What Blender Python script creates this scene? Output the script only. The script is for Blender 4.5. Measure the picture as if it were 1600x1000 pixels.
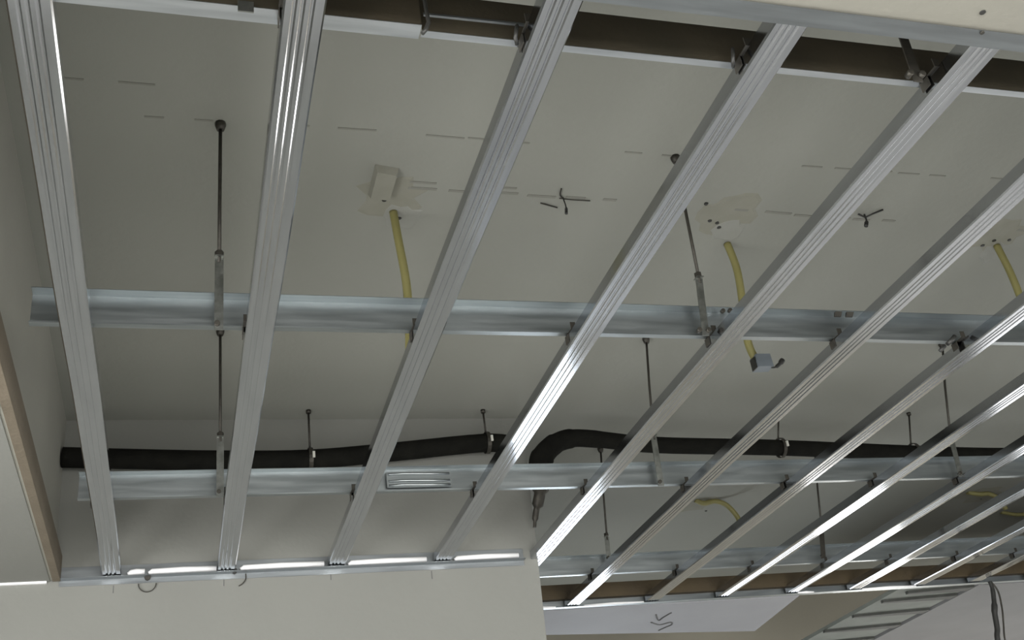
import bpy, math, random
from mathutils import Vector, Matrix
random.seed(7)
scene = bpy.context.scene
col = scene.collection
for o in list(bpy.data.objects):
    bpy.data.objects.remove(o, do_unlink=True)

# ------------------------------------------------------------------ camera
CAM_Z = 1.5
F_PX, PITCH, YAW, ROLL = 1672.0, 0.5118932, 0.3413123, -0.1484284
fw = Vector((math.sin(YAW)*math.cos(PITCH), math.cos(YAW)*math.cos(PITCH), math.sin(PITCH)))
rt = Vector((math.cos(YAW), -math.sin(YAW), 0))
up = rt.cross(fw)
rt2 = math.cos(ROLL)*rt + math.sin(ROLL)*up
up2 = -math.sin(ROLL)*rt + math.cos(ROLL)*up
cam = bpy.data.cameras.new('camera')
cam.sensor_fit = 'HORIZONTAL'
cam.sensor_width = 36.0
cam.lens = 36.0*F_PX/1600.0
cam.clip_start = 0.02
camo = bpy.data.objects.new('camera', cam)
col.objects.link(camo)
m = Matrix((rt2, up2, -fw)).transposed().to_4x4()
m.translation = Vector((0, 0, CAM_Z))
camo.matrix_world = m
scene.camera = camo

# ------------------------------------------------------------------ world, light, exposure
world = bpy.data.worlds.new('world')
scene.world = world
world.use_nodes = True
bg = world.node_tree.nodes['Background']
bg.inputs[0].default_value = (0.75, 0.85, 1.0, 1)
bg.inputs[1].default_value = 0.3
scene.view_settings.view_transform = 'Standard'
scene.view_settings.look = 'None'
scene.view_settings.gamma = 1.0
scene.view_settings.use_curve_mapping = False
scene.view_settings.exposure = 0.36

def daylight(name, loc, aim, sx, sy, power, color):
    l = bpy.data.lights.new(name, 'AREA')
    l.shape = 'RECTANGLE'
    l.size, l.size_y = sx, sy
    l.energy = power
    l.color = color
    o = bpy.data.objects.new(name, l)
    col.objects.link(o)
    o.location = loc
    o.rotation_euler = (Vector(aim)-Vector(loc)).to_track_quat('-Z', 'Y').to_euler()
    return o
# daylight outside the glazed door and small window; the other four are added fill
daylight('fill_back_window', (1.6, -3.62, 1.45), (1.6, 0, 1.45), 4.2, 2.1, 330, (1.0, 0.985, 0.95))  # main fill lamp, with an unseen window added behind the viewer
daylight('fill_right_window', (6.62, 0.3, 1.35), (0, 0.3, 1.35), 5.4, 2.3, 40, (1.0, 0.99, 0.965))  # weak fill from an added, unseen right-hand window
daylight('fill_left_window', (-2.35, 0.0, 1.35), (0, 0.0, 1.35), 4.8, 2.1, 235, (1.0, 0.99, 0.965))  # fill lamp and left window added to even out the slab
daylight('fill_rear_side_window', (6.62, 5.7, 1.35), (0, 5.7, 1.35), 2.0, 2.2, 34, (1.0, 0.98, 0.94))  # fill added to lift the rear area, with its own unseen window
daylight('daylight_glazed_door', (2.62, 7.12, 1.15), (2.62, 0, 1.15), 0.68, 2.1, 30, (0.86, 0.93, 1.0))
daylight('daylight_small_window', (5.10, 7.12, 1.58), (5.10, 0, 1.58), 0.78, 0.80, 16, (1.0, 0.97, 0.92))

# ------------------------------------------------------------------ materials
def new_mat(name):
    mt = bpy.data.materials.new(name)
    mt.use_nodes = True
    nt = mt.node_tree
    return mt, nt, nt.nodes['Principled BSDF']

def srgb(r, g, b):
    f = lambda c: (c/255/12.92) if c/255 <= 0.04045 else ((c/255+0.055)/1.055)**2.4
    return (f(r), f(g), f(b), 1)

def rough_mat(name, c, c2=None, scale=3.0, rough=0.85, bump=0.15, bscale=60.0, metal=0.0):
    mt, nt, b = new_mat(name)
    tc = nt.nodes.new('ShaderNodeTexCoord')
    n = nt.nodes.new('ShaderNodeTexNoise')
    n.inputs['Scale'].default_value = scale
    n.inputs['Detail'].default_value = 5
    nt.links.new(tc.outputs['Object'], n.inputs['Vector'])
    r = nt.nodes.new('ShaderNodeValToRGB')
    r.color_ramp.elements[0].position = 0.3
    r.color_ramp.elements[1].position = 0.7
    r.color_ramp.elements[0].color = c
    r.color_ramp.elements[1].color = c2 or tuple(min(1, x*1.12) for x in c[:3])+(1,)
    nt.links.new(n.outputs['Fac'], r.inputs['Fac'])
    nt.links.new(r.outputs['Color'], b.inputs['Base Color'])
    b.inputs['Roughness'].default_value = rough
    b.inputs['Metallic'].default_value = metal
    if bump:
        n2 = nt.nodes.new('ShaderNodeTexNoise')
        n2.inputs['Scale'].default_value = bscale
        n2.inputs['Detail'].default_value = 4
        nt.links.new(tc.outputs['Object'], n2.inputs['Vector'])
        bp = nt.nodes.new('ShaderNodeBump')
        bp.inputs['Strength'].default_value = bump
        bp.inputs['Distance'].default_value = 0.01
        nt.links.new(n2.outputs['Fac'], bp.inputs['Height'])
        nt.links.new(bp.outputs['Normal'], b.inputs['Normal'])
    return mt

def zinc_mat(name, c1, c2, rough=0.22, stretch=(1, 1, 1), metal=1.0, bump=0.006):
    """galvanised sheet: zinc spangle as small shifts of tint, gloss and relief drawn out along the rolling direction"""
    mt, nt, b = new_mat(name)
    tc = nt.nodes.new('ShaderNodeTexCoord')
    mp = nt.nodes.new('ShaderNodeMapping')
    mp.inputs['Scale'].default_value = stretch
    nt.links.new(tc.outputs['Object'], mp.inputs['Vector'])
    v = nt.nodes.new('ShaderNodeTexNoise')
    v.inputs['Scale'].default_value = 55
    v.inputs['Detail'].default_value = 3
    nt.links.new(mp.outputs['Vector'], v.inputs['Vector'])
    r = nt.nodes.new('ShaderNodeValToRGB')
    r.color_ramp.elements[0].position = 0.35
    r.color_ramp.elements[1].position = 0.65
    r.color_ramp.elements[0].color = c1
    r.color_ramp.elements[1].color = c2
    nt.links.new(v.outputs['Fac'], r.inputs['Fac'])
    nt.links.new(r.outputs['Color'], b.inputs['Base Color'])
    b.inputs['Metallic'].default_value = metal
    mr = nt.nodes.new('ShaderNodeMapRange')
    mr.inputs['To Min'].default_value = rough*0.75
    mr.inputs['To Max'].default_value = rough*1.3
    nt.links.new(v.outputs['Fac'], mr.inputs['Value'])
    nt.links.new(mr.outputs['Result'], b.inputs['Roughness'])
    bp = nt.nodes.new('ShaderNodeBump')
    bp.inputs['Strength'].default_value = bump
    bp.inputs['Distance'].default_value = 0.002
    nt.links.new(v.outputs['Fac'], bp.inputs['Height'])
    nt.links.new(bp.outputs['Normal'], b.inputs['Normal'])
    return mt

M = {}
M['slab'] = rough_mat('slab_concrete', (0.249, 0.253, 0.225, 1), (0.270, 0.273, 0.245, 1), 1.3, 0.9, 0.12, 40)
M['joint'] = rough_mat('joint_concrete', (0.190, 0.188, 0.167, 1), (0.228, 0.226, 0.201, 1), 9, 0.9, 0.1)
M['patch'] = rough_mat('patch_mortar', (0.232, 0.230, 0.190, 1), (0.255, 0.252, 0.213, 1), 14, 0.95, 0.1)
M['patch_light'] = rough_mat('patch_light_mortar', (0.262, 0.266, 0.239, 1), (0.285, 0.287, 0.262, 1), 14, 0.95, 0.1)
M['plaster'] = rough_mat('grey_plaster', (0.187, 0.189, 0.173, 1), (0.203, 0.205, 0.187, 1), 1.6, 0.85, 0.08, 50)
M['bulkhead'] = rough_mat('raw_plaster', (0.319, 0.315, 0.277, 1), (0.350, 0.346, 0.304, 1), 2.0, 0.9, 0.12, 40)
M['cream'] = rough_mat('cream_plaster', (0.216, 0.209, 0.180, 1), (0.236, 0.229, 0.196, 1), 2.0, 0.85, 0.1, 50)
M['white'] = rough_mat('white_board', (0.242, 0.242, 0.255, 1), (0.268, 0.268, 0.281, 1), 3.0, 0.7, 0.05, 50)
M['greyboard'] = rough_mat('grey_board', (0.144, 0.144, 0.144, 1), (0.163, 0.163, 0.163, 1), 3.0, 0.8, 0.06, 50)
M['rearwall'] = rough_mat('khaki_plaster', (0.387, 0.361, 0.297, 1), (0.421, 0.396, 0.327, 1), 1.2, 0.9, 0.1, 40)
M['floor'] = rough_mat('floor_screed', (0.72, 0.715, 0.70, 1), (0.78, 0.775, 0.76, 1), 1.5, 0.7, 0.2, 30)
M['timber'] = rough_mat('tan_timber', (0.124, 0.103, 0.073, 1), (0.150, 0.124, 0.090, 1), 8, 0.8, 0.2, 80)
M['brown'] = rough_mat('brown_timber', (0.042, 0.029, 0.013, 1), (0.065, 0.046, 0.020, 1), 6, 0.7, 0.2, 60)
M['black'] = rough_mat('black_foam', (0.006, 0.006, 0.005, 1), (0.010, 0.010, 0.008, 1), 20, 0.9, 0.2, 90)
M['black'].node_tree.nodes['Principled BSDF'].inputs['Specular IOR Level'].default_value = 0.12
M['rod'] = rough_mat('dark_steel', (0.035, 0.033, 0.028, 1), (0.06, 0.055, 0.045, 1), 60, 0.5, 0.0, metal=0.5)
M['strap'] = zinc_mat('strap_steel', (0.24, 0.25, 0.235, 1), (0.32, 0.33, 0.31, 1), 0.4)
M['ptfe'] = rough_mat('pale_clip', (0.55, 0.55, 0.50, 1), None, 20, 0.6, 0)
M['wire'] = rough_mat('black_wire', (0.02, 0.02, 0.018, 1), None, 30, 0.5, 0)
M['conduit'] = rough_mat('yellow_conduit', (0.198, 0.182, 0.065, 1), (0.236, 0.217, 0.084, 1), 12, 0.55, 0.1, 120)
M['boxgrey'] = rough_mat('blue_grey_plastic', (0.152, 0.175, 0.198, 1), None, 12, 0.5, 0)
M['pencil'] = rough_mat('pencil_grey', (0.091, 0.091, 0.091, 1), None, 30, 0.9, 0)
M['slat'] = rough_mat('dark_slat', (0.027, 0.029, 0.025, 1), (0.046, 0.048, 0.043, 1), 12, 0.7, 0.1)
M['slatboard'] = rough_mat('green_grey_board', (0.129, 0.141, 0.125, 1), (0.167, 0.179, 0.160, 1), 6, 0.8, 0.1)
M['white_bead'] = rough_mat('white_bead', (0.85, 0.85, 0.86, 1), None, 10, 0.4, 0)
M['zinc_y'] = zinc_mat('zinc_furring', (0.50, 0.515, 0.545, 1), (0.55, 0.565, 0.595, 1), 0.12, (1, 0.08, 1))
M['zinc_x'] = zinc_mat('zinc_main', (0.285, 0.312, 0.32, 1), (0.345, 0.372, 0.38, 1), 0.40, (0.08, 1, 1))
M['zinc_dark'] = zinc_mat('dark_reflection_main', (0.24, 0.20, 0.13, 1), (0.36, 0.31, 0.21, 1), 0.35, (0.1, 1, 1), metal=0.9)  # dim reflection on the near channel put into the zinc tint
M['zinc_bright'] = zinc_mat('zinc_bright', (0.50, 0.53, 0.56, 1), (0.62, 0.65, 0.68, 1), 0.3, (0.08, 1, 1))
M['zinc_dull'] = zinc_mat('zinc_dull', (0.225, 0.24, 0.25, 1), (0.27, 0.29, 0.30, 1), 0.45, (0.08, 1, 1))
M['reflect_web'] = rough_mat('web_dark_reflection', (0.030, 0.026, 0.016, 1), (0.049, 0.040, 0.025, 1), 5, 0.6, 0.1, 60, metal=0.2)  # dark reflection on the galvanised web put into a brown base colour
M['frame'] = rough_mat('window_frame_paint', (0.6, 0.6, 0.6, 1), None, 10, 0.5, 0)
def glass_mat():
    mt, nt, b = new_mat('clear_glass')
    out = nt.nodes['Material Output']
    t = nt.nodes.new('ShaderNodeBsdfTransparent')
    g = nt.nodes.new('ShaderNodeBsdfGlossy')
    g.inputs['Roughness'].default_value = 0.02
    mx = nt.nodes.new('ShaderNodeMixShader')
    mx.inputs[0].default_value = 0.06
    nt.links.new(t.outputs[0], mx.inputs[1])
    nt.links.new(g.outputs[0], mx.inputs[2])
    nt.links.new(mx.outputs[0], out.inputs['Surface'])
    return mt
M['glass'] = glass_mat()

# ------------------------------------------------------------------ mesh helpers (all coordinates in world metres)
class MB:
    def __init__(s):
        s.v, s.f, s.sm = [], [], []
    def box(s, x0, x1, y0, y1, z0, z1):
        b = len(s.v)
        s.v += [(x, y, z) for z in (z0, z1) for y in (y0, y1) for x in (x0, x1)]
        for q in ((0, 2, 3, 1), (4, 5, 7, 6), (0, 1, 5, 4), (2, 6, 7, 3), (0, 4, 6, 2), (1, 3, 7, 5)):
            s.f.append([b+i for i in q]); s.sm.append(False)
        return s
    def hexa(s, pts):
        """eight corners: bottom four anticlockwise, then top four"""
        b = len(s.v); s.v += [tuple(p) for p in pts]
        for q in ((3, 2, 1, 0), (4, 5, 6, 7), (0, 1, 5, 4), (1, 2, 6, 5), (2, 3, 7, 6), (3, 0, 4, 7)):
            s.f.append([b+i for i in q]); s.sm.append(False)
        return s
    def tube(s, pts, r, n=10, cap=True, smooth=True):
        pts = [Vector(p) for p in pts]
        rs = r if isinstance(r, (list, tuple)) else [r]*len(pts)
        b = len(s.v)
        ref = None
        for i, p in enumerate(pts):
            a = pts[max(0, i-1)]; c = pts[min(len(pts)-1, i+1)]
            d = (c-a).normalized()
            if ref is None:
                ref = Vector((1, 0, 0)) if abs(d.x) < 0.8 else Vector((0, 1, 0))
            u = (ref - d*ref.dot(d)).normalized(); w = d.cross(u); ref = u
            for k in range(n):
                t = 2*math.pi*k/n
                s.v.append(tuple(p+(u*math.cos(t)+w*math.sin(t))*rs[i]))
        for i in range(len(pts)-1):
            for k in range(n):
                k2 = (k+1) % n
                s.f.append([b+i*n+k, b+i*n+k2, b+(i+1)*n+k2, b+(i+1)*n+k]); s.sm.append(smooth)
        if cap:
            s.f.append([b+k for k in range(n)][::-1]); s.sm.append(False)
            e = b+(len(pts)-1)*n
            s.f.append([e+k for k in range(n)]); s.sm.append(False)
        return s
    def sweep(s, prof, stations):
        """closed profile loop (a, z) carried through stations fn(a, z, k) -> point"""
        n = len(prof); b = len(s.v)
        for st in stations:
            for a, z in prof:
                s.v.append(st(a, z))
        for i in range(len(stations)-1):
            for k in range(n):
                k2 = (k+1) % n
                s.f.append([b+i*n+k, b+i*n+k2, b+(i+1)*n+k2, b+(i+1)*n+k]); s.sm.append(False)
        s.f.append([b+k for k in range(n)][::-1]); s.sm.append(False)
        e = b+(len(stations)-1)*n
        s.f.append([e+k for k in range(n)]); s.sm.append(False)
        return s
    def build(s, name, mat, parent=None, origin=None):
        import bmesh
        if parent is not None:
            o0 = Vector((0, 0, 0)); p = parent
            while p is not None:
                o0 += p.location; p = p.parent
        else:
            o0 = Vector((0, 0, 0))
        if origin is None:
            xs = [v[0] for v in s.v]; ys = [v[1] for v in s.v]; zs = [v[2] for v in s.v]
            origin = ((min(xs)+max(xs))/2, (min(ys)+max(ys))/2, min(zs))
        og = Vector(origin)
        me = bpy.data.meshes.new(name)
        me.from_pydata([tuple(Vector(v)-og) for v in s.v], [], s.f)
        bm = bmesh.new(); bm.from_mesh(me)
        bmesh.ops.recalc_face_normals(bm, faces=bm.faces)
        bm.to_mesh(me); bm.free()
        me.polygons.foreach_set('use_smooth', s.sm)
        me.materials.append(mat)
        me.update()
        o = bpy.data.objects.new(name, me)
        col.objects.link(o)
        o.location = og-o0
        if parent is not None:
            o.parent = parent
        return o

def box(name, mat, x0, x1, y0, y1, z0, z1, parent=None):
    return MB().box(x0, x1, y0, y1, z0, z1).build(name, mat, parent)

def thing(name, label, cat, loc, group=None):
    o = bpy.data.objects.new(name, None)
    o.empty_display_size = 0.05
    col.objects.link(o)
    o.location = loc
    return tag(o, label, cat, group)

def tag(o, label, cat, group=None):
    o['label'] = label; o['category'] = cat
    if group: o['group'] = group
    return o

def struct(o, label=None, cat=None):
    o['kind'] = 'structure'
    if label: o['label'] = label
    if cat: o['category'] = cat
    return o

# ------------------------------------------------------------------ the room
SLAB = 3.365
GRID = 2.75
X0, X1, Y0, Y1 = -2.2, 6.5, -3.5, 7.0
floor = struct(box('floor', M['floor'], X0-0.2, X1+0.2, Y0-0.2, Y1+0.2, -0.15, 0.0), 'pale grey screed floor of the unfinished room', 'floor')
ceiling = struct(box('ceiling', M['slab'], X0-0.2, X1+0.2, Y0-0.2, Y1+0.2, SLAB, SLAB+0.15), 'grey concrete slab above the metal ceiling frame', 'ceiling')
# far partition, its open end slightly out of plumb, with the return wall running back to the windows
struct(MB().hexa([(X0, 3.944, 0), (1.26, 3.944, 0), (1.26, 4.09, 0), (X0, 4.09, 0),
                  (X0, 3.944, SLAB), (1.382, 3.944, SLAB), (1.382, 4.09, SLAB), (X0, 4.09, SLAB)]).build('wall_far', M['plaster']),
       'grey plastered partition under the far ends of the channels, ending part way across', 'wall')
struct(box('wall_return', M['plaster'], 1.10, 1.24, 4.09, Y1, 0, SLAB), 'plastered wall running back from the end of the grey partition', 'wall')
LW = (-2.45, 2.45, 0.25, 2.45)
struct(MB().box(X0-0.1, X0, Y0, LW[0], 0, SLAB).box(X0-0.1, X0, LW[1], Y1, 0, SLAB).box(X0-0.1, X0, LW[0], LW[1], 0, LW[2]).box(X0-0.1, X0, LW[0], LW[1], LW[3], SLAB).build('wall_left', M['plaster']),
       'plain grey wall on the outer left with an added fill window', 'wall')
wl = MB().box(X0-0.08, X0-0.03, LW[0], LW[0]+0.04, LW[2], LW[3]).box(X0-0.08, X0-0.03, LW[1]-0.04, LW[1], LW[2], LW[3]).box(X0-0.08, X0-0.03, LW[0]+0.04, LW[1]-0.04, LW[2], LW[2]+0.04).box(X0-0.08, X0-0.03, LW[0]+0.04, LW[1]-0.04, LW[3]-0.04, LW[3])
wl = struct(wl.build('fill_window_6', M['frame']), 'added wide four-pane fill window in the left wall', 'window')
for k in range(4):
    ya = LW[0]+0.04+k*(LW[1]-LW[0]-0.08)/4; yb_ = ya+(LW[1]-LW[0]-0.08)/4
    box('pane', M['glass'], X0-0.058, X0-0.052, ya, yb_, LW[2]+0.04, LW[3]-0.04, wl)
    if k: box('mullion', M['frame'], X0-0.08, X0-0.03, ya-0.015, ya+0.015, LW[2]+0.04, LW[3]-0.04, wl)
RW = (-2.5, 3.1, 0.15, 2.55)
RV = (4.68, 6.72, 0.22, 2.48)
struct(MB().box(X1, X1+0.1, Y0, RW[0], 0, SLAB).box(X1, X1+0.1, RW[1], RV[0], 0, SLAB).box(X1, X1+0.1, RV[1], Y1, 0, SLAB).box(X1, X1+0.1, RV[0], RV[1], 0, RV[2]).box(X1, X1+0.1, RV[0], RV[1], RV[3], SLAB).box(X1, X1+0.1, RW[0], RW[1], 0, RW[2]).box(X1, X1+0.1, RW[0], RW[1], RW[3], SLAB).build('wall_right', M['plaster']),
       'plain grey wall on the outer right with an added fill window', 'wall')
wr = MB().box(X1+0.03, X1+0.08, RW[0], RW[0]+0.04, RW[2], RW[3]).box(X1+0.03, X1+0.08, RW[1]-0.04, RW[1], RW[2], RW[3]).box(X1+0.03, X1+0.08, RW[0]+0.04, RW[1]-0.04, RW[2], RW[2]+0.04).box(X1+0.03, X1+0.08, RW[0]+0.04, RW[1]-0.04, RW[3]-0.04, RW[3])
wr = struct(wr.build('fill_window_4', M['frame']), 'added wide four-pane fill window in the right wall', 'window')
for k in range(4):
    ya = RW[0]+0.04+k*(RW[1]-RW[0]-0.08)/4; yb_ = ya+(RW[1]-RW[0]-0.08)/4
    box('pane', M['glass'], X1+0.052, X1+0.058, ya, yb_, RW[2]+0.04, RW[3]-0.04, wr)
    if k: box('mullion', M['frame'], X1+0.03, X1+0.08, ya-0.015, ya+0.015, RW[2]+0.04, RW[3]-0.04, wr)
# left bulkhead face above the lowered ceiling, and that lowered ceiling
bulk = struct(box('wall_bulkhead', M['bulkhead'], -0.53, -0.42, 1.07, 3.944, 2.75, SLAB), 'grey plaster bulkhead rising from the left lowered ceiling to the slab', 'wall')
struct(box('ceiling_left', M['plaster'], X0, -0.43, Y0, 3.9435, 2.7465, 2.80), 'lowered grey ceiling board left of the bulkhead', 'ceiling')
# thin pale strip closing the left lowered ceiling against the partition
struct(box('trim_1', M['white_bead'], -1.6, -0.44, 3.932, 3.9435, 2.739, 2.746), 'thin pale strip between left lowered ceiling and partition', 'trim')
# near beam
beam = struct(box('beam_near', M['cream'], -0.53, X1, 0.25, 1.080, 2.752, SLAB), 'cream plastered beam at the near ends of the channels', 'beam')
# walls with glazed openings
def wall_with_openings(name, mat, yA, yB, openings, label):
    mb = MB()
    xs = X0
    for (a, b_, za, zb) in sorted(openings):
        mb.box(xs, a, yA, yB, 0, SLAB)
        if za > 0.01: mb.box(a, b_, yA, yB, 0, za)
        mb.box(a, b_, yA, yB, zb, SLAB)
        xs = b_
    mb.box(xs, X1, yA, yB, 0, SLAB)
    return struct(mb.build(name, mat), label, 'wall')
OP_BACK = (-0.5, 3.7, 0.4, 2.5)
OP_DOOR = (2.28, 2.96, 0.1, 2.2)
OP_WIN = (4.71, 5.49, 1.18, 1.98)
wall_with_openings('wall_back', M['plaster'], Y0-0.1, Y0, [OP_BACK], 'plastered wall behind the viewer with one added fill window')
wall_with_openings('wall_rear', M['rearwall'], Y1, Y1+0.1, [OP_DOOR, OP_WIN], 'khaki plastered wall beyond the far soffit')
def window(name, op, yA, yB, nx, label):
    a, b_, za, zb = op
    w = 0.03
    mb = MB().box(a, a+w, yA, yB, za, zb).box(b_-w, b_, yA, yB, za, zb).box(a+w, b_-w, yA, yB, za, za+w).box(a+w, b_-w, yA, yB, zb-w, zb)
    fr = struct(mb.build(name, M['frame']), label, 'window')
    st = (b_-a-2*w)/nx
    for i in range(nx):
        box('pane', M['glass'], a+w+i*st, a+w+(i+1)*st, (yA+yB)/2-0.003, (yA+yB)/2+0.003, za+w, zb-w, fr)
    for i in range(1, nx):
        box('mullion', M['frame'], a+w+i*st-0.015, a+w+i*st+0.015, yA, yB, za+w, zb-w, fr)
wv = MB().box(X1+0.03, X1+0.08, RV[0], RV[0]+0.04, RV[2], RV[3]).box(X1+0.03, X1+0.08, RV[1]-0.04, RV[1], RV[2], RV[3]).box(X1+0.03, X1+0.08, RV[0]+0.04, RV[1]-0.04, RV[2], RV[2]+0.04).box(X1+0.03, X1+0.08, RV[0]+0.04, RV[1]-0.04, RV[3]-0.04, RV[3])
wv = struct(wv.build('fill_window_5', M['frame']), 'added fill window in the right wall beyond the far lowered boards', 'window')
box('pane', M['glass'], X1+0.052, X1+0.058, RV[0]+0.04, RV[1]-0.04, RV[2]+0.04, RV[3]-0.04, wv)
window('fill_window_1', OP_BACK, Y0-0.08, Y0-0.03, 4, 'added unseen four-pane window behind the viewer, for fill light')
window('window_2', OP_DOOR, Y1+0.03, Y1+0.08, 1, 'tall glazed door opening in the rear wall')
window('window_3', OP_WIN, Y1+0.03, Y1+0.08, 1, 'small window high in the rear wall')

# lowered ceilings beyond the far track
soff = struct(MB().hexa([(1.30, 4.70, 2.742), (2.955, 4.70, 2.742), (3.05, 5.38, 2.742), (1.30, 5.07, 2.742),
                         (1.30, 4.70, 2.80), (2.955, 4.70, 2.80), (3.05, 5.38, 2.80), (1.30, 5.07, 2.80)]).build('ceiling_white', M['white']),
              'white lowered ceiling board beyond the far track', 'ceiling')
struct(MB().hexa([(4.035, 4.70, 2.742), (X1, 4.70, 2.742), (X1, 6.25, 2.742), (4.125, 6.25, 2.742),
                  (4.035, 4.70, 2.80), (X1, 4.70, 2.80), (X1, 6.25, 2.80), (4.125, 6.25, 2.80)]).build('ceiling_grey', M['greyboard']),
       'grey lowered ceiling board right of the slatted panel', 'ceiling')

# slab: formwork joints, mortar patches and holes
def slab_line(pts, w=0.006, h=0.0016, gaps=()):
    for (a, b_) in zip(pts[:-1], pts[1:]):
        n = max(1, int((b_[0]-a[0])/0.11))
        for i in range(n):
            if random.random() < 0.36: continue
            t0 = i/n; t1 = (i+random.uniform(0.35, 0.95))/n
            xa = a[0]+(b_[0]-a[0])*t0; xb = a[0]+(b_[0]-a[0])*t1
            ya = a[1]+(b_[1]-a[1])*t0; yb = a[1]+(b_[1]-a[1])*t1
            d = random.uniform(-0.003, 0.003)
            MB().hexa([(xa, ya-w/2+d, SLAB-h), (xb, yb-w/2+d, SLAB-h), (xb, yb+w/2+d, SLAB-h), (xa, ya+w/2+d, SLAB-h),
                       (xa, ya-w/2+d, SLAB+0.002), (xb, yb-w/2+d, SLAB+0.002), (xb, yb+w/2+d, SLAB+0.002), (xa, ya+w/2+d, SLAB+0.002)]
                      ).build('formwork_joint', M['joint'], ceiling)
slab_line([(-0.35, 2.183), (0.49, 2.167), (1.65, 2.184), (2.9, 2.17)])
slab_line([(0.60, 2.401), (1.32, 2.403), (1.87, 2.422), (3.2, 2.44)], w=0.010)
slab_line([(0.60, 2.375), (1.00, 2.378)], w=0.008)
slab_line([(2.0, 2.45), (3.2, 2.47)], w=0.006)
slab_line([(-0.3, 2.06), (0.1, 2.06)], w=0.006)
def patch(name, mat, cx, cy, rx, ry, h, n=14, jag=0.25, seed=1):
    r = random.Random(seed)
    mb = MB(); ring = []
    for k in range(n):
        t = 2*math.pi*k/n; q = 1+r.uniform(-jag, jag)
        ring.append((cx+rx*q*math.cos(t), cy+ry*q*math.sin(t)))
    b = len(mb.v)
    for (x, y) in ring: mb.v.append((x, y, SLAB+0.001))
    for (x, y) in ring: mb.v.append((cx+(x-cx)*0.82, cy+(y-cy)*0.82, SLAB-h))
    for k in range(n):
        k2 = (k+1) % n
        mb.f.append([k, k2, n+k2, n+k]); mb.sm.append(False)
    mb.f.append([n+k for k in range(n)]); mb.sm.append(False)
    mb.f.append([k for k in range(n)][::-1]); mb.sm.append(False)
    return mb.build(name, mat, ceiling)
def hole(x, y, r=0.008):
    patch('hole', M['wire'], x, y, r, r, 0.004, 8, 0.15, int(x*1000))
for (cx, cy, sd) in ((0.555, 2.47, 1), (1.63, 2.46, 2), (2.71, 2.50, 3)):
    patch('mortar_patch', M['patch'], cx, cy-0.02, 0.10, 0.11, 0.0012, 18, 0.3, sd)
    patch('mortar_patch', M['patch_light'], cx+0.05, cy+0.07, 0.06, 0.07, 0.002, 14, 0.3, sd+10)
for (cx, cy, sd) in ((2.66, 5.06, 4), (4.55, 5.02, 5)):
    patch('mortar_patch', M['patch'], cx, cy, 0.16, 0.13, 0.0012, 18, 0.3, sd)
for h_ in ((0.542, 2.465), (0.600, 2.549), (1.592, 2.478), (1.622, 2.487), (1.640, 2.510), (1.540, 2.393), (2.709, 2.501), (2.768, 2.494), (2.685, 2.534), (2.797, 5.152), (4.606, 5.095)):
    hole(*h_)
# pale raised box lid beside the first conduit
def slab_box(x, y, label):
    b = tag(MB().hexa([(x-0.028, y-0.070, SLAB-0.022), (x+0.028, y-0.060, SLAB-0.022), (x+0.028, y+0.055, SLAB-0.022), (x-0.028, y+0.050, SLAB-0.022),
                       (x-0.034, y-0.078, SLAB), (x+0.034, y-0.068, SLAB), (x+0.034, y+0.062, SLAB), (x-0.034, y+0.058, SLAB)]
                      ).build('junction_box', M['patch']), label, 'box', 'junction boxes cast in the slab')
    return b
slab_box(0.525, 2.385, 'mortar-covered junction box on the slab beside the first yellow conduit')

# ------------------------------------------------------------------ furring channels (run away from the viewer)
FX = [-0.227, 0.163, 0.560, 0.965, 1.360, 1.742, 2.146, 2.522, 2.905, 3.258, 3.637, 3.985, 4.36]
FW, FH, TS = 0.0640, 0.032, 0.0012
def furring_profile():
    w = FW/2
    out = [(-w+0.009, FH), (-w, FH), (-w, 0.003), (-w+0.003, 0.0)]
    for g in (-0.0155, -0.003, 0.0115):
        out += [(g-0.004, 0.0), (g-0.0012, 0.0019), (g+0.0012, 0.0019), (g+0.004, 0.0)]
    out += [(w-0.003, 0.0), (w, 0.003), (w, FH), (w-0.009, FH)]
    inn = [(w-0.009, FH-TS), (w-TS, FH-TS), (w-TS, 0.0045), (w-0.004, 0.0036), (-w+0.004, 0.0036), (-w+TS, 0.0045), (-w+TS, FH-TS), (-w+0.009, FH-TS)]
    return out+inn
PROF = furring_profile()
P_Y = [1.230, 2.225, 3.280, 4.310]          # main channels (front edge of the lower flange is a little nearer)
ORD = ['first', 'second', 'third', 'fourth', 'fifth', 'sixth', 'seventh', 'eighth', 'ninth', 'tenth', 'eleventh', 'twelfth', 'thirteenth']
FLAB = ['galvanised furring channel running alongside the left bulkhead',
        'galvanised furring channel second from the left bulkhead, just past the long vertical rod',
        'galvanised furring channel third from the left bulkhead, ending mid-way along the partition track',
        'fourth galvanised furring channel from the left bulkhead, last to end on the partition track',
        'fifth galvanised furring channel, ending with a cut tip at the partition corner',
        'sixth galvanised furring channel, brightest at its foot on the far track',
        'seventh galvanised furring channel from the left bulkhead, second to end on the far track',
        'eighth galvanised furring channel, with a bright window reflection beside a hanging rod',
        'ninth galvanised furring channel, with a bright window reflection low on it',
        'tenth galvanised furring channel, ending at the gap left of the slatted panel',
        'eleventh galvanised furring channel, ending above the slatted panel',
        'twelfth galvanised furring channel, ending by the black hanging cable',
        'thirteenth galvanised furring channel, ending over the grey lowered board']
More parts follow.
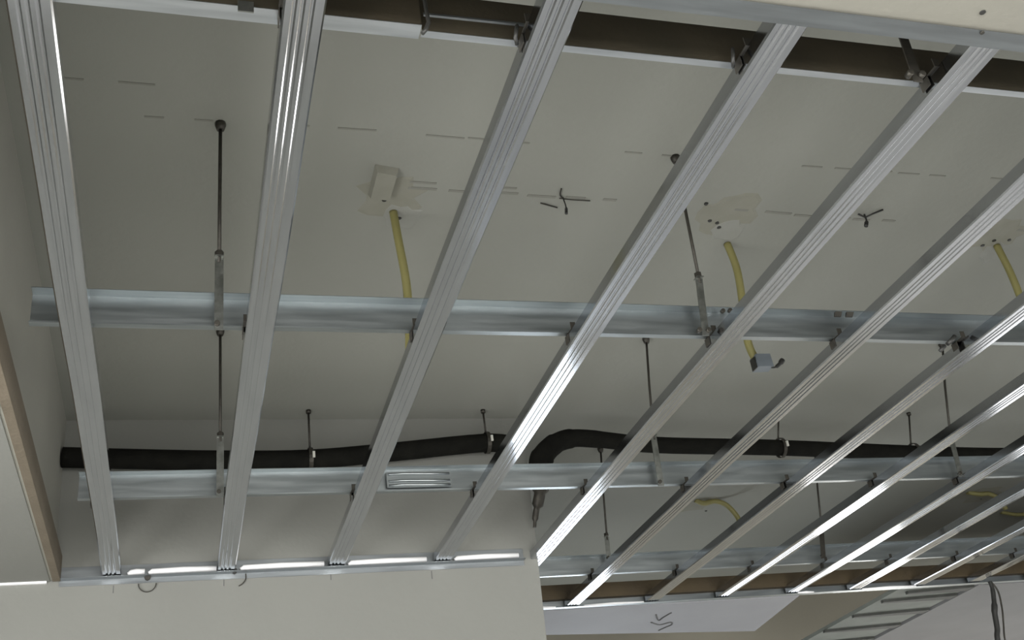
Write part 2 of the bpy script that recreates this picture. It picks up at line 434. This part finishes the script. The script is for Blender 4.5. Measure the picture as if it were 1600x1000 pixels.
for i, x in enumerate(FX):
    y0 = 1.090
    y1 = 3.925 if i < 4 else (4.03 if i == 4 else 4.675)
    r = random.Random(100+i)
    ph = [r.uniform(0, 6.28) for _ in range(4)]
    N = 26
    st = []
    for k in range(N+1):
        y = y0+(y1-y0)*k/N
        dx = 0.0016*math.sin(y*2.1+ph[0])+0.0006*math.sin(y*7+ph[1])
        dz = 0.0007*math.sin(y*3.1+ph[2])+0.0003*math.sin(y*9+ph[3])
        tw = 0.010*math.sin(y*1.7+ph[1])
        if i == 6: dx += 0.012*(1-(y-1)/3.7)
        def f(a, z, y=y, dx=dx, dz=dz, tw=tw): return (x+dx+a, y, GRID+dz+z+a*tw)
        st.append(f)
    t = thing('furring_channel', FLAB[i], 'channel', (x, (y0+y1)/2, GRID), 'furring channels of the ceiling frame')
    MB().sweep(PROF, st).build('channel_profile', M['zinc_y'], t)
    # steel clips that grip each main channel above
    for py in P_Y:
        if py > y1: continue
        c = MB()
        c.box(x-FW/2-0.0035, x-FW/2-0.0015, py-0.012, py+0.012, GRID+0.012, GRID+FH+0.0022)
        c.box(x-FW/2-0.0035, x-FW/2+0.012, py-0.012, py+0.012, GRID+FH+0.0012, GRID+FH+0.0022)
        c.box(x-FW/2-0.0035, x-FW/2+0.010, py-0.0385, py-0.0365, GRID+FH+0.0022, GRID+FH+0.020)
        c.box(x-FW/2-0.0035, x-FW/2+0.010, py-0.0385, py+0.012, GRID+FH+0.0012, GRID+FH+0.0022)
        c.build('grid_clip', M['rod'], t)
    if i == 4:
        MB().hexa([(x-0.008, 4.0305, 2.722), (x-0.003, 4.0305, 2.721), (x-0.003, 4.032, 2.721), (x-0.008, 4.032, 2.722),
                   (x-0.030, 4.0305, 2.7495), (x+0.024, 4.0305, 2.7495), (x+0.024, 4.032, 2.7495), (x-0.030, 4.032, 2.7495)]).build('cut_tip', M['zinc_bright'], t)

# ------------------------------------------------------------------ main channels (run across)
MZ0, MZ1 = GRID+FH+0.0032, 2.868
def main_profile(yb, top=0.034, bot=0.02, flip=False):
    s_ = -1 if not flip else 1
    t = 0.0015
    return [(yb, MZ0), (yb+s_*bot, MZ0), (yb+s_*bot, MZ0+0.004), (yb+s_*(bot-t), MZ0+0.004), (yb+s_*(bot-t), MZ0+t), (yb+s_*t, MZ0+t),
            (yb+s_*t, MZ1-t), (yb+s_*top, MZ1-t), (yb+s_*top, MZ1), (yb, MZ1)]
def main_channel(yb, xa, xb, mat, label, flip=False, top=0.034, bot=0.02, seed=0, dz=0.0, slope=0.0):
    r = random.Random(seed); p = [r.uniform(0, 6) for _ in range(2)]
    N = max(4, int((xb-xa)/0.18)); st = []
    for k in range(N+1):
        x = xa+(xb-xa)*k/N
        d = 0.0012*math.sin(x*3+p[0]); e = 0.0008*math.sin(x*4.3+p[1])
        def f(a, z, x=x, d=d, e=e): return (x, a+d+slope*(x-xa), z+abs(e)+dz)
        st.append(f)
    t = thing('main_channel', label, 'channel', ((xa+xb)/2, yb, MZ0), 'main channels of the ceiling frame')
    MB().sweep(main_profile(yb, top, bot, flip), st).build('channel_profile', mat, t)
    return t
def near_channel(yb, xa, xb, flange, label, seed):
    """channel turned with its web, coloured like a dark reflection, to the viewer and its flanges pointing away"""
    r = random.Random(seed); p = r.uniform(0, 6)
    t = thing('main_channel', label, 'channel', ((xa+xb)/2, yb, MZ0), 'main channels of the ceiling frame')
    n = max(4, int((xb-xa)/0.2))
    def stations():
        out = []
        for k in range(n+1):
            x = xa+(xb-xa)*k/n; d = 0.0012*math.sin(x*3+p)
            out.append(lambda a, z, x=x, d=d: (x, a+d, z))
        return out
    MB().sweep([(yb, MZ0+0.0015), (yb+0.0015, MZ0+0.0015), (yb+0.0015, MZ1+0.004), (yb+0.03, MZ1+0.004), (yb+0.03, MZ1+0.0055), (yb, MZ1+0.0055)], stations()).build('web', M['reflect_web'], t)
    MB().sweep([(yb-0.001, MZ0), (yb+flange, MZ0), (yb+flange, MZ0+0.0015), (yb-0.001, MZ0+0.0015)], stations()).build('lower_flange', M['zinc_bright'], t)  # lit underside put into brighter zinc than the other main channels
    return t
p0a = near_channel(1.226, -0.33, 0.357, 0.030, 'main channel with dark reflection painted in, nearest the viewer, short piece left of the hanging tie wire', 1)
p0b = near_channel(1.238, 0.36, 3.4, 0.014, 'main channel with dark reflection painted in, nearest the viewer, long piece right of the hanging tie wire', 2)
MB().sweep([(1.2365, 2.822), (1.2385, 2.819), (1.2385, 2.828), (1.2365, 2.826)], [lambda a, z: (0.365, a, z), lambda a, z: (0.55, a, z+0.001)]).build('pressed_rib', M['zinc_dull'], p0b)
p1 = main_channel(2.232, -0.33, 5.0, M['zinc_x'], 'galvanised main channel across the middle, second from the near beam', False, 0.032, 0.018, 3)
p2 = main_channel(3.288, -0.30, 6.3, M['zinc_x'], 'galvanised main channel in front of the black pipe, third from the near beam', False, 0.030, 0.018, 4)
p3 = main_channel(4.320, 1.42, 6.3, M['zinc_x'], 'galvanised main channel farthest from the viewer, starting past the partition corner', False, 0.030, 0.018, 5)
# splice plate with three pressed ribs on the third main channel
sp = box('splice_plate', M['zinc_x'], 0.645, 0.865, 3.2665, 3.2685, 2.796, 2.852, p2)
for z in (2.842, 2.818, 2.803):
    MB().tube([(0.652, 3.265, z), (0.70, 3.264, z+0.0015), (0.80, 3.264, z-0.0005), (0.858, 3.265, z)], 0.0042, 8).build('pressed_rib', M['zinc_x'], sp)
# tabs and screws on the second main channel
for (x, w) in ((1.733, 0.013), (1.770, 0.014)):
    MB().hexa([(x-w, 2.196, 2.846), (x+w*0.6, 2.196, 2.846), (x+w*0.6, 2.200, 2.846), (x-w, 2.200, 2.846),
               (x-w*0.6, 2.192, 2.860), (x+w, 2.192, 2.860), (x+w, 2.200, 2.860), (x-w*0.6, 2.200, 2.860)]).build('joint_tab', M['rod'], p1)
for (x, z) in ((1.380, 2.856), (1.402, 2.858), (1.425, 2.857)):
    MB().tube([(x, 2.196, z), (x, 2.206, z)], 0.006, 8).build('screw', M['rod'], p1)
# black tie wire hanging over the lap of the near channel
MB().tube([(0.362, 1.212, 2.90), (0.361, 1.210, 2.85), (0.362, 1.208, 2.80), (0.364, 1.209, 2.776), (0.358, 1.211, 2.760), (0.352, 1.212, 2.752)], 0.0035, 8).build('tie_wire', M['wire'], p0b)
MB().box(0.066, 0.090, 1.219, 1.2215, 2.768, 2.790).build('joint_tab', M['strap'], p0a)
for x in (0.513, 0.914):
    MB().tube([(x+0.004, 1.214, 2.795), (x, 1.212, 2.780), (x-0.003, 1.214, 2.766), (x+0.003, 1.226, 2.764)], 0.0035, 7).build('tie_wire', M['wire'], p0b)

# ------------------------------------------------------------------ perimeter tracks
def track(y, xa, xb, label, leg=-0.003):
    t = thing('perimeter_track', label, 'track', ((xa+xb)/2, y, GRID-0.006), 'perimeter tracks')
    b = MB()
    b.box(xa, xb, y-0.034, y, GRID-0.0045, GRID-0.003)        # lower flange under the channel ends
    b.box(xa, xb, y-0.0015, y, GRID+leg, GRID+0.044)          # web on the wall
    b.build('track_profile', M['zinc_dull'] if leg < -0.01 else M['zinc_x'], t)
    return t
t1 = track(3.943, -0.40, 1.30, 'galvanised perimeter track on the grey partition', -0.024)
# bright upper edge of the track, seen between the channel ends
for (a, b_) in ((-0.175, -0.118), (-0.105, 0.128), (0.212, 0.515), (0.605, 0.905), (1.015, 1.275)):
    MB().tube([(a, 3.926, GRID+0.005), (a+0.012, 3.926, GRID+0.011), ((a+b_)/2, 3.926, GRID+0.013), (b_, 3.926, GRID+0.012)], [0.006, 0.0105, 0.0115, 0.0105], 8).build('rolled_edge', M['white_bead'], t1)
t2 = track(4.699, 1.40, 6.4, 'galvanised perimeter track on the edge of the far lowered boards')
t2.location.z += 0
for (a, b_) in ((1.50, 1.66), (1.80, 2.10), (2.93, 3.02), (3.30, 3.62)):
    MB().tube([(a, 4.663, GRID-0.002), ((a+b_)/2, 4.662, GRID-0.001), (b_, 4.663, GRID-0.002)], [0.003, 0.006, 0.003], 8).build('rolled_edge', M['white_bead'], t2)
# near track under the cream beam
t0 = thing('perimeter_track', 'wide galvanised perimeter track along the cream near beam', 'track', (2.0, 1.09, GRID-0.006), 'perimeter tracks')
MB().box(-0.42, 3.6, 1.064, 1.102, GRID-0.004, GRID-0.0025).box(-0.42, 3.6, 1.0805, 1.082, GRID-0.0025, GRID+0.04).build('track_profile', M['zinc_dull'], t0)
MB().tube([(1.322, 1.068, GRID-0.0065), (1.322, 1.068, GRID-0.003)], 0.004, 8).build('screw', M['rod'], t0)
# screw hole in the cream beam
MB().tube([(1.297, 1.030, 2.7505), (1.297, 1.030, 2.753)], 0.0055, 10).build('hole', M['wire'], beam)

# ------------------------------------------------------------------ timber
tag(box('timber_batten', M['timber'], -0.4195, -0.395, 1.10, 3.93, 2.742, 2.832), 'tan timber batten along the foot of the left bulkhead', 'batten')
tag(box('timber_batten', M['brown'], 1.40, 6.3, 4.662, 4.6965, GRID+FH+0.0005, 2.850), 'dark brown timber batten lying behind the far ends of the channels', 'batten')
for (y, x) in ((2.545, -0.440),):
    MB().tube([(x, y, 2.739), (x, y+0.01, 2.746)], 0.014, 8).build('cable_end', M['wire'], bpy.data.objects['ceiling_left'])

# ------------------------------------------------------------------ threaded hangers
def hanger(xs, xr, y, zn, label, zb=2.755, lean=0.0, bw=0.020, bolts=2, top=True, bmat=None):
    """rod from the slab at xs to the nut at (xr, zn), then a strap down over the main channel"""
    yr = y-0.042
    t = thing('threaded_hanger', label, 'hanger', (xs, yr, SLAB), 'threaded hangers of the main channels')
    MB().tube([(xs, yr, SLAB), (xs, yr, SLAB-0.008), (xs, yr, SLAB-0.022)], [0.014, 0.014, 0.010], 10).build('slab_anchor', M['rod'], t)
    MB().tube([(xs, yr, SLAB-0.015), ((xs+xr)/2, yr, (SLAB+zn)/2), (xr, yr, zn-0.02)], 0.0046, 8).build('rod', M['rod'], t)
    MB().tube([(xr, yr, zn-0.004), (xr, yr, zn+0.010)], 0.0105, 6, smooth=False).build('nut', M['rod'], t)
    s = MB()
    xb = xr+lean
    h = bw/2
    s.box(xr-h, xr+h, yr-0.011, yr+0.011, zn-0.0065, zn-0.004)
    s.hexa([(xb-h, yr-0.0015, zb), (xb+h, yr-0.0015, zb), (xb+h, yr+0.0015, zb), (xb-h, yr+0.0015, zb),
            (xr-h, yr-0.0015, zn-0.0066), (xr+h, yr-0.0015, zn-0.0066), (xr+h, yr+0.0015, zn-0.0066), (xr-h, yr+0.0015, zn-0.0066)])
    st = s.build('strap', bmat or M['strap'], t)
    for k in range(bolts):
        bx = xb-0.004+k*0.026-(0.013 if bolts > 1 else 0)
        MB().tube([(bx, yr-0.010, zb+0.014), (bx, yr+0.004, zb+0.014)], 0.0065, 8).build('bolt', M['rod'], st)
    return t
hanger(0.074, 0.073, 2.225, 2.960, 'threaded hanger with grey strap at the left end of the middle main channel', 2.757, 0.0, 0.020, 1)
hanger(1.345, 1.322, 2.225, 2.952, 'threaded hanger with bent strap on the middle main channel, behind the fourth furring', 2.768, -0.022, 0.020, 2)
MB().tube([(2.095, 2.196, 2.790), (2.078, 2.192, 2.776), (2.060, 2.195, 2.764)], 0.0065, 7).build('tie_wire', M['wire'], p1)
MB().tube([(2.050, 2.197, 2.758), (2.036, 2.194, 2.748), (2.028, 2.198, 2.742)], 0.0055, 7).build('tie_wire', M['wire'], p1)
hanger(0.113, 0.115, 3.280, 2.975, 'threaded hanger crossing the black pipe beside the second furring', 2.770, 0.0, 0.022, 1)
hanger(1.672, 1.618, 3.280, 2.965, 'threaded hanger with bare anchor plate, crossing the black pipe beside the fifth furring', 2.768, -0.010, 0.022, 1)
hanger(3.010, 2.892, 3.280, 2.975, 'threaded hanger crossing the black pipe far along the third main channel', 2.775, -0.02, 0.022, 1)
hanger(1.852, 1.805, 4.310, 2.945, 'threaded hanger with short twisted strap just right of the partition corner', 2.830, -0.008, 0.020, 1)
hanger(2.985, 2.892, 4.310, 2.930, 'threaded hanger with black strap beside the eighth furring', 2.795, -0.030, 0.024, 1, bmat=M['rod'])
hanger(1.310, 1.296, 1.247, 2.905, 'black strap hanger on the dark near channel', 2.752, -0.010, 0.020, 2, bmat=M['rod'])

# ------------------------------------------------------------------ black insulated refrigerant pipe
def smooth_path(pts, n=8):
    pts = [Vector(p) for p in pts]; out = []
    for i in range(len(pts)-1):
        p0 = pts[max(0, i-1)]; p1_ = pts[i]; p2_ = pts[i+1]; p3_ = pts[min(len(pts)-1, i+2)]
        for k in range(n):
            t = k/n
            out.append(0.5*((2*p1_)+(-p0+p2_)*t+(2*p0-5*p1_+4*p2_-p3_)*t*t+(-p0+3*p1_-3*p2_+p3_)*t**3))
    out.append(pts[-1]); return out
R = 0.0375
YP = 3.86
pl = thing('insulated_pipe', 'black foam-insulated pipe running along the partition to its corner', 'pipe', (0.5, YP, 3.16))
MB().tube(smooth_path([(-0.415, YP, 3.178), (-0.19, YP, 3.168), (0.13, YP, 3.157), (0.47, YP, 3.156), (0.81, YP, 3.183), (1.17, YP, 3.216), (1.30, YP, 3.205)], 5), R, 16).build('foam_sleeve', M['black'], pl)
pr_ = thing('insulated_pipe', 'black foam-insulated pipe right of the partition corner, bending down at its near end', 'pipe', (2.8, YP+0.02, 3.16))
MB().tube(smooth_path([(6.4, 3.98, 3.19), (5.0, 3.96, 3.16), (3.82, 3.93, 3.152), (3.22, 3.90, 3.160), (2.54, 3.90, 3.195), (1.96, 3.90, 3.215), (1.67, 3.88, 3.237), (1.555, 3.87, 3.236), (1.468, 3.85, 3.200), (1.405, 3.83, 3.140), (1.383, 3.82, 3.080), (1.383, 3.82, 3.030)], 6),
          [R*0.95]*36+[R*1.0]*6+[R*1.1]*6+[R*1.22]*6+[R*1.32]*6+[R*1.35]*7).build('foam_sleeve', M['black'], pr_)
MB().tube(smooth_path([(1.383, 3.83, 3.04), (1.375, 3.86, 2.98), (1.360, 3.89, 2.92), (1.350, 3.90, 2.865)], 6), [0.036]*5+[0.024]*5+[0.013]*5+[0.007]*4, 10).build('pipe_tail', M['rod'], pr_)
def pipe_hanger(x, y, zc, label, xt=None, clip=True):
    xt = x if xt is None else xt
    t = thing('pipe_hanger', label, 'hanger', (x, y, SLAB), 'hangers of the black pipe')
    MB().tube([(xt, y, SLAB), (xt, y, SLAB-0.014)], 0.010, 8).build('slab_anchor', M['rod'], t)
    MB().tube([(xt, y, SLAB-0.01), (x, y, zc+R+0.006)], 0.0042, 8).build('rod', M['rod'], t)
    ring = MB(); n = 20
    pts = [(x+0.0, y+(R+0.008)*math.cos(2*math.pi*k/n), zc+(R+0.008)*math.sin(2*math.pi*k/n)) for k in range(n+1)]
    for a, b_ in zip(pts[:-1], pts[1:]):
        ring.hexa([(x-0.008, a[1], a[2]), (x+0.008, a[1], a[2]), (x+0.008, b_[1], b_[2]), (x-0.008, b_[1], b_[2]),
                   (x-0.008, y+(a[1]-y)*0.95, zc+(a[2]-zc)*0.95), (x+0.008, y+(a[1]-y)*0.95, zc+(a[2]-zc)*0.95),
                   (x+0.008, y+(b_[1]-y)*0.95, zc+(b_[2]-zc)*0.95), (x-0.008, y+(b_[1]-y)*0.95, zc+(b_[2]-zc)*0.95)])
    ring.build('clamp', M['rod'], t)
    if clip:
        MB().box(x+0.004, x+0.013, y-R-0.014, y-R-0.006, zc-0.012, zc+0.012).build('clamp_screw', M['ptfe'], t)
pipe_hanger(0.472, YP, 3.156, 'thin pipe hanger on the black pipe between the second and third furrings')
pipe_hanger(1.186, YP, 3.2165, 'thin pipe hanger on the black pipe just left of the fourth furring')
pipe_hanger(2.555, 3.90, 3.194, 'thin pipe hanger on the black pipe beside the sixth furring', 2.59)
pipe_hanger(3.245, 3.90, 3.160, 'thin pipe hanger far along the black pipe, beyond the seventh furring', 3.29, False)

# ------------------------------------------------------------------ yellow conduits hanging from the slab
def conduit(pts, label, r=0.0125):
    t = thing('electrical_conduit', label, 'conduit', pts[0], 'yellow conduits hanging from the slab')
    MB().tube(smooth_path(pts, 6), r, 10).build('conduit_tube', M['conduit'], t)
    return t
conduit([(0.578, 2.52, SLAB), (0.585, 2.52, 3.27), (0.598, 2.525, 3.12), (0.596, 2.53, 2.98), (0.585, 2.53, 2.84)], 'yellow conduit hanging from the slab left of the third furring')
c2 = conduit([(1.712, 2.60, SLAB), (1.722, 2.60, 3.26), (1.706, 2.60, 3.11), (1.690, 2.60, 2.99), (1.705, 2.605, 2.925)], 'yellow conduit with grey box at its foot, behind the fifth furring')
MB().hexa([(1.690, 2.58, 2.893), (1.742, 2.575, 2.893), (1.742, 2.615, 2.893), (1.690, 2.62, 2.893),
           (1.694, 2.58, 2.938), (1.740, 2.575, 2.936), (1.740, 2.615, 2.936), (1.694, 2.62, 2.940)]).build('outlet_box', M['boxgrey'], c2)
MB().tube(smooth_path([(1.738, 2.585, 2.893), (1.752, 2.583, 2.893), (1.770, 2.582, 2.905), (1.782, 2.58, 2.917)], 5), [0.003]*6+[0.006]*5+[0.0085]*5, 8).build('wire_end', M['wire'], c2)
MB().box(1.686, 1.690, 2.585, 2.612, 2.892, 2.930).build('box_edge', M['wire'], c2)
c3 = conduit([(2.742, 2.53, SLAB), (2.752, 2.53, 3.25), (2.748, 2.53, 3.12), (2.733, 2.53, 3.01), (2.715, 2.53, 2.945), (2.728, 2.53, 2.905)], 'yellow conduit with black end cap, behind the seventh furring')
MB().tube(smooth_path([(2.738, 2.52, 2.930), (2.755, 2.515, 2.935), (2.775, 2.51, 2.938)], 4), 0.009, 8).tube([(2.752, 2.515, 2.935), (2.752, 2.515, 2.885)], 0.013, 8).build('end_cap', M['wire'], c3)
conduit([(2.655, 4.98, SLAB), (2.70, 4.98, 3.345), (2.775, 4.98, 3.355), (2.84, 4.98, 3.325), (2.885, 4.98, 3.255), (2.885, 4.98, 3.19)], 'drooping yellow conduit on the far slab beyond the sixth furring', 0.014)
conduit([(4.42, 4.98, SLAB), (4.50, 4.98, 3.40-0.05), (4.57, 4.98, 3.35), (4.62, 4.98, 3.32), (4.65, 4.98, 3.25)], 'drooping yellow conduit on the far slab near the right edge', 0.014)
conduit([(4.95, 5.35, SLAB), (5.05, 5.35, 3.345), (5.15, 5.35, 3.34), (5.25, 5.35, 3.30)], 'short drooping yellow conduit at the right edge of the view', 0.012)

# ------------------------------------------------------------------ loose wires
w1 = thing('wire_stub', 'black wire stub sprouting from the slab joint right of the third furring', 'wire', (1.075, 2.41, SLAB), 'wire stubs in the slab')
MB().tube(smooth_path([(1.072, 2.405, SLAB), (1.073, 2.405, 3.355), (1.076, 2.405, 3.330), (1.073, 2.405, 3.305)], 4), [0.0022]*9+[0.0048]*4, 7).build('wire_strand', M['wire'], w1)
MB().tube(smooth_path([(1.072, 2.405, SLAB-0.004), (1.058, 2.39, SLAB-0.003), (1.052, 2.36, SLAB-0.003)], 4), 0.0022, 7).build('wire_strand', M['rod'], w1)
MB().tube(smooth_path([(1.060, 2.405, SLAB-0.004), (1.10, 2.407, SLAB-0.005), (1.16, 2.410, SLAB-0.003)], 4), 0.0018, 7).build('wire_strand', M['rod'], w1)
MB().tube([(1.010, 2.435, SLAB-0.003), (1.068, 2.452, SLAB-0.004)], 0.0022, 7).build('wire_strand', M['rod'], w1)
w2 = thing('wire_stub', 'forked black wire stub in the slab joint right of the fifth furring', 'wire', (2.115, 2.41, SLAB), 'wire stubs in the slab')
MB().tube(smooth_path([(2.117, 2.40, SLAB), (2.117, 2.40, 3.340), (2.108, 2.40, 3.318)], 4), [0.003]*5+[0.007]*4, 7).build('wire_strand', M['wire'], w2)
MB().tube([(2.117, 2.40, SLAB-0.012), (2.14, 2.385, SLAB-0.006), (2.166, 2.365, SLAB-0.003)], 0.003, 7).build('wire_strand', M['wire'], w2)
MB().tube([(2.117, 2.40, SLAB-0.012), (2.09, 2.395, SLAB-0.004)], 0.003, 7).build('wire_strand', M['wire'], w2)
# loops of thin wire on the partition
w3 = thing('wire_loop', 'thin pale wire loop below the partition track, left of the second furring', 'wire', (-0.108, 3.94, 2.71), 'wire loops on the partition')
MB().tube([(-0.108+0.030*math.cos(t), 3.938, 2.722+0.030*math.sin(t)) for t in [math.pi*(1.0+k/12) for k in range(13)]], 0.0018, 6).build('wire_strand', M['rod'], w3)
MB().tube([(-0.108, 3.930, 2.744), (-0.108, 3.943, 2.744)], 0.011, 8).build('plug', M['rod'], w3)
w4 = thing('wire_loop', 'short hooked wire below the partition track, right of the second furring', 'wire', (0.205, 3.94, 2.71), 'wire loops on the partition')
MB().tube(smooth_path([(0.232, 3.938, 2.742), (0.232, 3.938, 2.722), (0.220, 3.938, 2.705), (0.207, 3.940, 2.698)], 4), 0.002, 6).build('wire_strand', M['rod'], w4)
MB().tube([(0.192, 3.925, 2.752), (0.192, 3.943, 2.752)], 0.010, 8).build('plug', M['wire'], w4)
wallf = bpy.data.objects['wall_far']
for (x, z0, z1) in ((-0.221, 2.695, 2.722), (0.155, 2.702, 2.728), (0.541, 2.705, 2.728), (0.925, 2.690, 2.722)):
    box('pencil_mark', M['pencil'], x-0.0014, x+0.0014, 3.9432, 3.945, z0, z1, wallf)
# cable hanging at the right of the view
cb = thing('hanging_cable', 'black double cable hanging down in front of the grey lowered board', 'cable', (4.06, 4.652, 2.745))
MB().tube(smooth_path([(4.072, 4.655, 2.745), (4.070, 4.652, 2.70), (4.045, 4.650, 2.62), (4.030, 4.650, 2.58), (4.012, 4.650, 2.50), (3.990, 4.650, 2.44), (3.97, 4.650, 2.25)], 5), [0.010]*5+[0.012]*5+[0.016]*5+[0.014]*16, 8).build('cable_strand', M['wire'], cb)
MB().tube(smooth_path([(4.080, 4.655, 2.745), (4.100, 4.652, 2.69), (4.085, 4.650, 2.60), (4.06, 4.650, 2.52), (4.035, 4.650, 2.44), (4.01, 4.650, 2.25)], 5), 0.0045, 8).build('cable_strand', M['rod'], cb)

# pencilled scribble on the white lowered board
SCRIBBLE = [[(2.252, 4.883), (2.313, 5.0), (2.318, 4.943), (2.327, 4.865)], [(2.285, 5.03), (2.355, 5.09), (2.40, 5.055), (2.43, 5.10), (2.415, 5.15), (2.40, 5.21)]]
sb = MB()
for stroke in SCRIBBLE:
    sb.tube(smooth_path([(x, y, 2.7415) for x, y in stroke], 5), 0.0042, 6)
sb.build('pencil_scribble', M['pencil'], soff)

# slatted panel beyond the far track
pn = thing('slatted_panel', 'grey-green panel with dark cross slats beyond the far track', 'panel', (3.82, 5.3, 2.75))
MB().hexa([(3.56, 4.71, 2.752), (4.02, 4.71, 2.752), (4.10, 6.3, 2.752), (3.60, 6.3, 2.752),
           (3.56, 4.71, 2.772), (4.02, 4.71, 2.772), (4.10, 6.3, 2.772), (3.60, 6.3, 2.772)]).build('backing_board', M['slatboard'], pn)
for k, (y, xa, xb) in enumerate(((4.78, 3.64, 4.02), (4.93, 3.585, 4.025), (5.21, 3.575, 4.04), (5.52, 3.57, 4.055), (5.83, 3.58, 4.07), (6.14, 3.59, 4.08))):
    MB().hexa([(xa, y-0.014, 2.738), (xb, y-0.060, 2.738), (xb, y+0.01, 2.738), (xa, y+0.008, 2.738),
               (xa, y-0.014, 2.7525), (xb, y-0.060, 2.7525), (xb, y+0.01, 2.7525), (xa, y+0.008, 2.7525)]).build('slat', M['slat'], pn)
